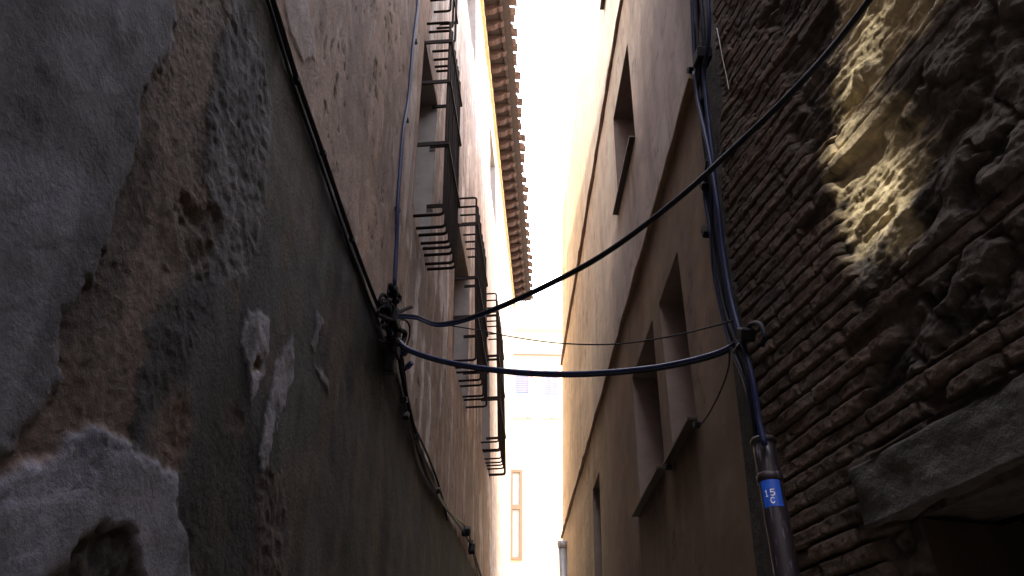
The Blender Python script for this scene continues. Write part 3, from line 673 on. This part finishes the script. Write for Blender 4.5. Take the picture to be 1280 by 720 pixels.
# sticker: a patch wrapped round the pipe, facing the alley
ax = dv; view = EYE-(top+dv*.22); view -= ax*(view@ax); view /= np.linalg.norm(view); side = np.cross(view, ax)   # across the pipe
def cyl_pt(t, ang, r): return top+ax*t+(view*math.cos(ang)+side*math.sin(ang))*r
sgn = 1. if (R.T@side)[0] > 0 else -1.
T0, T1 = .168, .262
bm = bmesh.new(); NA = 16; A0, A1 = -.95, .75
rows = [[bm.verts.new(Vector(cyl_pt(t, sgn*(A0+(A1-A0)*k/NA), PR+.0015))) for k in range(NA+1)] for t in (T0, T1)]
for k in range(NA): bm.faces.new((rows[0][k], rows[0][k+1], rows[1][k+1], rows[1][k]))
st_ = obj('sticker', bm, M_blue, pe, True)
def glyph(ch, x, y, w, h, bm, lw=.22):
    S = {'1': [[(.2,.75),(.55,1),(.55,0)],[(.2,0),(.9,0)]],
         '5': [[(.9,1),(.2,1),(.15,.55),(.55,.65),(.9,.45),(.88,.15),(.5,0),(.12,.12)]],
         'C': [[(.92,.78),(.65,1),(.3,.92),(.1,.5),(.3,.08),(.65,0),(.92,.22)]]}[ch]
    for poly in S:
        for (x0, y0), (x1, y1) in zip(poly[:-1], poly[1:]):
            dx, dy = x1-x0, y1-y0; l = math.hypot(dx, dy); nx, ny = -dy/l*lw/2, dx/l*lw/2*w*PR/h; ex, ey = dx/l*lw*.3, dy/l*lw*.3*w*PR/h
            c4 = [(x0-ex+nx, y0-ey+ny), (x0-ex-nx, y0-ey-ny), (x1+ex-nx, y1+ey-ny), (x1+ex+nx, y1+ey+ny)]
            vs = [bm.verts.new(Vector(cyl_pt(y+(1-b)*h, sgn*(x+a*w), PR+.0030))) for a, b in c4]
            try: bm.faces.new(vs)
            except Exception: pass
bm = bmesh.new(); glyph('1', -.62, T0+.036, .26, .022, bm, .26); glyph('5', -.18, T0+.036, .36, .022, bm); glyph('C', -.26, T0+.064, .34, .020, bm)
obj('lettering', bm, M_white, st_)

# ================================================================== FAR END
def yplane(x, z, y): return (x, y, z)
def far_pt(pxx, pyy, y):
    r = R @ _ray(pxx, pyy); return EYE+r*(y/r[1])
# arched-window facade across the end of the alley
YF = 24.
fx0, fz1 = far_pt(600, 414, YF)[0], far_pt(660, 414, YF)[2]
fx1 = far_pt(760, 414, YF)[0]
ff = empty('apartment_building', (1, YF, 0), 'sunlit pale building closing the alley with arched windows and lowered blinds', 'building')
bm = bmesh.new(); box(bm, fx0-2, fx1+3, YF, YF+6, 0, fz1); obj('wall', bm, M_cream, ff)
zc = far_pt(660, 441, YF)[2]
bm = bmesh.new(); box(bm, fx0-2, fx1+3, YF-.14, YF-.002, zc-.12, zc+.12); obj('string_course', bm, M_pinkframe, ff)
bm = bmesh.new(); box(bm, fx0-2.1, fx1+3.1, YF-.35, YF+6.1, fz1, fz1+.2); obj('roof', bm, M_cream, ff)
for (xa, xb, ya, yb) in ((640.5, 666, 458, 524), (678, 700, 461, 524)):
    a, b = far_pt(xa, yb, YF), far_pt(xb, ya, YF); x0, x1, z0, z1 = a[0], b[0], a[2], b[2]
    def arch(bm, x0, x1, z0, z1, y0, y1, rise):
        pts = [(x0, z0), (x1, z0)]+[((x0+x1)/2+(x1-x0)/2*math.cos(t), z1-rise+rise*math.sin(t)) for t in np.linspace(0, math.pi, 13)]
        va = [bm.verts.new((x, y0, z)) for x, z in pts]; vb = [bm.verts.new((x, y1, z)) for x, z in pts]
        bm.faces.new(va); bm.faces.new(vb[::-1])
        for i in range(len(pts)): bm.faces.new((va[i], va[(i+1)%len(pts)], vb[(i+1)%len(pts)], vb[i]))
    bm = bmesh.new(); arch(bm, x0, x1, z0, z1, YF-.06, YF-.003, .25); w_ = obj('window', bm, M_pinkframe, ff)
    bm = bmesh.new(); arch(bm, x0+.09, x1-.09, z0+.08, z1-.10, YF-.075, YF-.061, .2); obj('pane', bm, M_paleglass, w_)
    bm = bmesh.new(); zz = z1-.32; n_ = 9; hh = (z1-z0)*.38
    for k in range(n_): box(bm, x0+.12, x1-.12, YF-.10, YF-.08, zz-hh*(k+.9)/n_, zz-hh*k/n_)
    obj('blind', bm, M_shutter, w_)
    bm = bmesh.new(); xm = x1-.16 if xa < 650 else (x0+x1)/2; box(bm, xm-.03, xm+.03, YF-.12, YF-.101, z0, z1-.2); obj('mullion', bm, M_pinkframe, w_)
# nearer low house on the left of the opening, with a framed window
YN = 19.5
a, b = far_pt(600, 575, YN), far_pt(657, 575, YN)
hn = empty('low_house', (b[0]-1, YN, 0), 'pale house seen at the end of the alley below the caged windows', 'house')
bm = bmesh.new(); box(bm, b[0]-4, b[0], YN, YN+4, 0, b[2]); obj('wall', bm, M_cream, hn)
a, b2 = far_pt(637, 700, YN), far_pt(653, 588, YN)
bm = bmesh.new()
for q4 in ((a[0], a[0]+.07, a[2], b2[2]), (b2[0]-.07, b2[0], a[2], b2[2]), (a[0]+.071, b2[0]-.071, b2[2]-.08, b2[2]), (a[0]+.071, b2[0]-.071, (a[2]+b2[2])/2+.1, (a[2]+b2[2])/2+.22), (a[0]+.071, b2[0]-.071, a[2], a[2]+.06)):
    box(bm, q4[0], q4[1], YN-.06, YN-.002, q4[2], q4[3])
w_ = obj('window', bm, M_tanframe, hn)
bm = bmesh.new(); box(bm, a[0]+.072, b2[0]-.072, YN-.02, YN-.004, a[2]+.061, b2[2]-.081); obj('pane', bm, M_palepane, w_)
# zinc downpipe at the far end of the right house
q0 = P.hit(703, 682, .07)
dp = empty('downpipe', (q0[0], q0[1], 0), 'pale zinc downpipe at the far corner of the right house', 'pipe')
tubeobj('pipe', [q0, (q0[0], q0[1], .02)], .06, M_downpipe, dp, 12)
tubeobj('collar', [q0+np.array([0,0,.06]), q0, q0-np.array([0,0,.05])], [.08,.08,.065], M_downpipe, dp, 12)

# ================================================================== BLOCKERS BEHIND THE VIEWER (unseen, added to darken the alley and shape the sun patch)
screen = empty('sun_screen_house', L.p(-5, -1.6), 'unseen house front added behind the viewer, pierced to shape the sun patch on the bricks', 'house')
def to_left(q):                                  # follow a sunbeam back from a point to the plane of the left wall
    k = (L.nd - (-(q-EYE) @ L.n))/(-(SUN @ L.n)); r = q+SUN*k-L.O
    return tuple(np.linalg.solve(np.stack([L.h, L.v, L.n], 1), r)[:2])
gap = [to_left(B.hit(a-10, b-4)) for a, b in ((1104,-40),(1124,0),(1086,70),(1084,138),(1120,142),(1150,185),(1138,250),(1096,325),(1060,300),(1072,235),(1042,180),(1046,115),(1072,40))]  # outline of the hole that lets the sun patch through
print('gap', gap)
NH = 14.5
us = np.arange(-12, -1.0, .03); ws = np.concatenate([np.arange(-1.7, 7, .4), np.arange(7, NH, .03)])
U, V = np.meshgrid(us, ws)
bm = bmesh.new(); vs = [[bm.verts.new(L.pv(a, b_, -.04)) for a in us] for b_ in ws]
msk = polymask((U[:-1,:-1]+U[1:,1:])/2, (V[:-1,:-1]+V[1:,1:])/2, gap, 1e-4) > .5
for j in range(len(ws)-1):
    for i in range(len(us)-1):
        if not msk[j, i]: bm.faces.new((vs[j][i], vs[j][i+1], vs[j+1][i+1], vs[j+1][i]))
obj('wall', bm, M_reveal, screen)
bm = bmesh.new(); wbox(bm, L, -12, -1.01, 7, 7.1, -6, -.05); wbox(bm, L, -12, -1.01, -1.7, 6.99, -6.2, -6); obj('screen_roof', bm, M_roof, screen)
bb = empty('rear_shade_block', (0, -7.5, 0), 'unseen block added behind the viewer to darken the alley', 'house')
bm = bmesh.new(); box(bm, -6, 7, -12, -7.5, 0, RB); obj('wall', bm, M_reveal, bb)  # blocks sky light from behind, added only for its shade
bm = bmesh.new(); box(bm, -6.2, 7.2, -12.2, -7.2, RB+.002, RB+.2); obj('roof', bm, M_tile, bb)


# ================================================================== LIGHT
sc = bpy.context.scene
w = bpy.data.worlds.new('World'); sc.world = w; w.use_nodes = True; nt = w.node_tree
bg = nt.nodes['Background']; sky = nt.nodes.new('ShaderNodeTexSky'); sky.sky_type = 'NISHITA'; sky.sun_disc = False
sky.sun_elevation = math.asin(SUN[2]); sky.sun_rotation = math.atan2(SUN[0], SUN[1])
sky.air_density = 1.0; sky.dust_density = 4.0; sky.ozone_density = 1.0
hz = nt.nodes.new('ShaderNodeMix'); hz.data_type = 'RGBA'; hz.inputs[0].default_value = .8        # bright summer haze over the blue
hz.inputs[7].default_value = (62.0, 62.0, 68.0, 1); nt.links.new(sky.outputs[0], hz.inputs[6]); nt.links.new(hz.outputs[2], bg.inputs['Color']); bg.inputs['Strength'].default_value = .15
ld = bpy.data.lights.new('sun', 'SUN'); ld.energy = 5.; ld.angle = math.radians(.45); ld.color = (1., .93, .82)
lo_ = bpy.data.objects.new('sun', ld); C.objects.link(lo_); lo_.rotation_euler = Vector(-SUN).to_track_quat('-Z', 'Y').to_euler()

cam = bpy.data.cameras.new('camera'); co = bpy.data.objects.new('camera', cam); C.objects.link(co)
cam.sensor_width = 36; cam.lens = F/1280*36; cam.clip_start = .02; cam.clip_end = 2000
mw = Matrix([[R[i][j] for j in range(3)]+[EYE[i]] for i in range(3)]+[[0,0,0,1]]); co.matrix_world = mw
sc.camera = co
sc.view_settings.view_transform = 'Standard'; sc.view_settings.look = 'None'; sc.view_settings.exposure = 0
sc.cycles.max_bounces = 12; sc.cycles.diffuse_bounces = 10; sc.cycles.use_denoising = True
sc.cycles.sample_clamp_indirect = 0
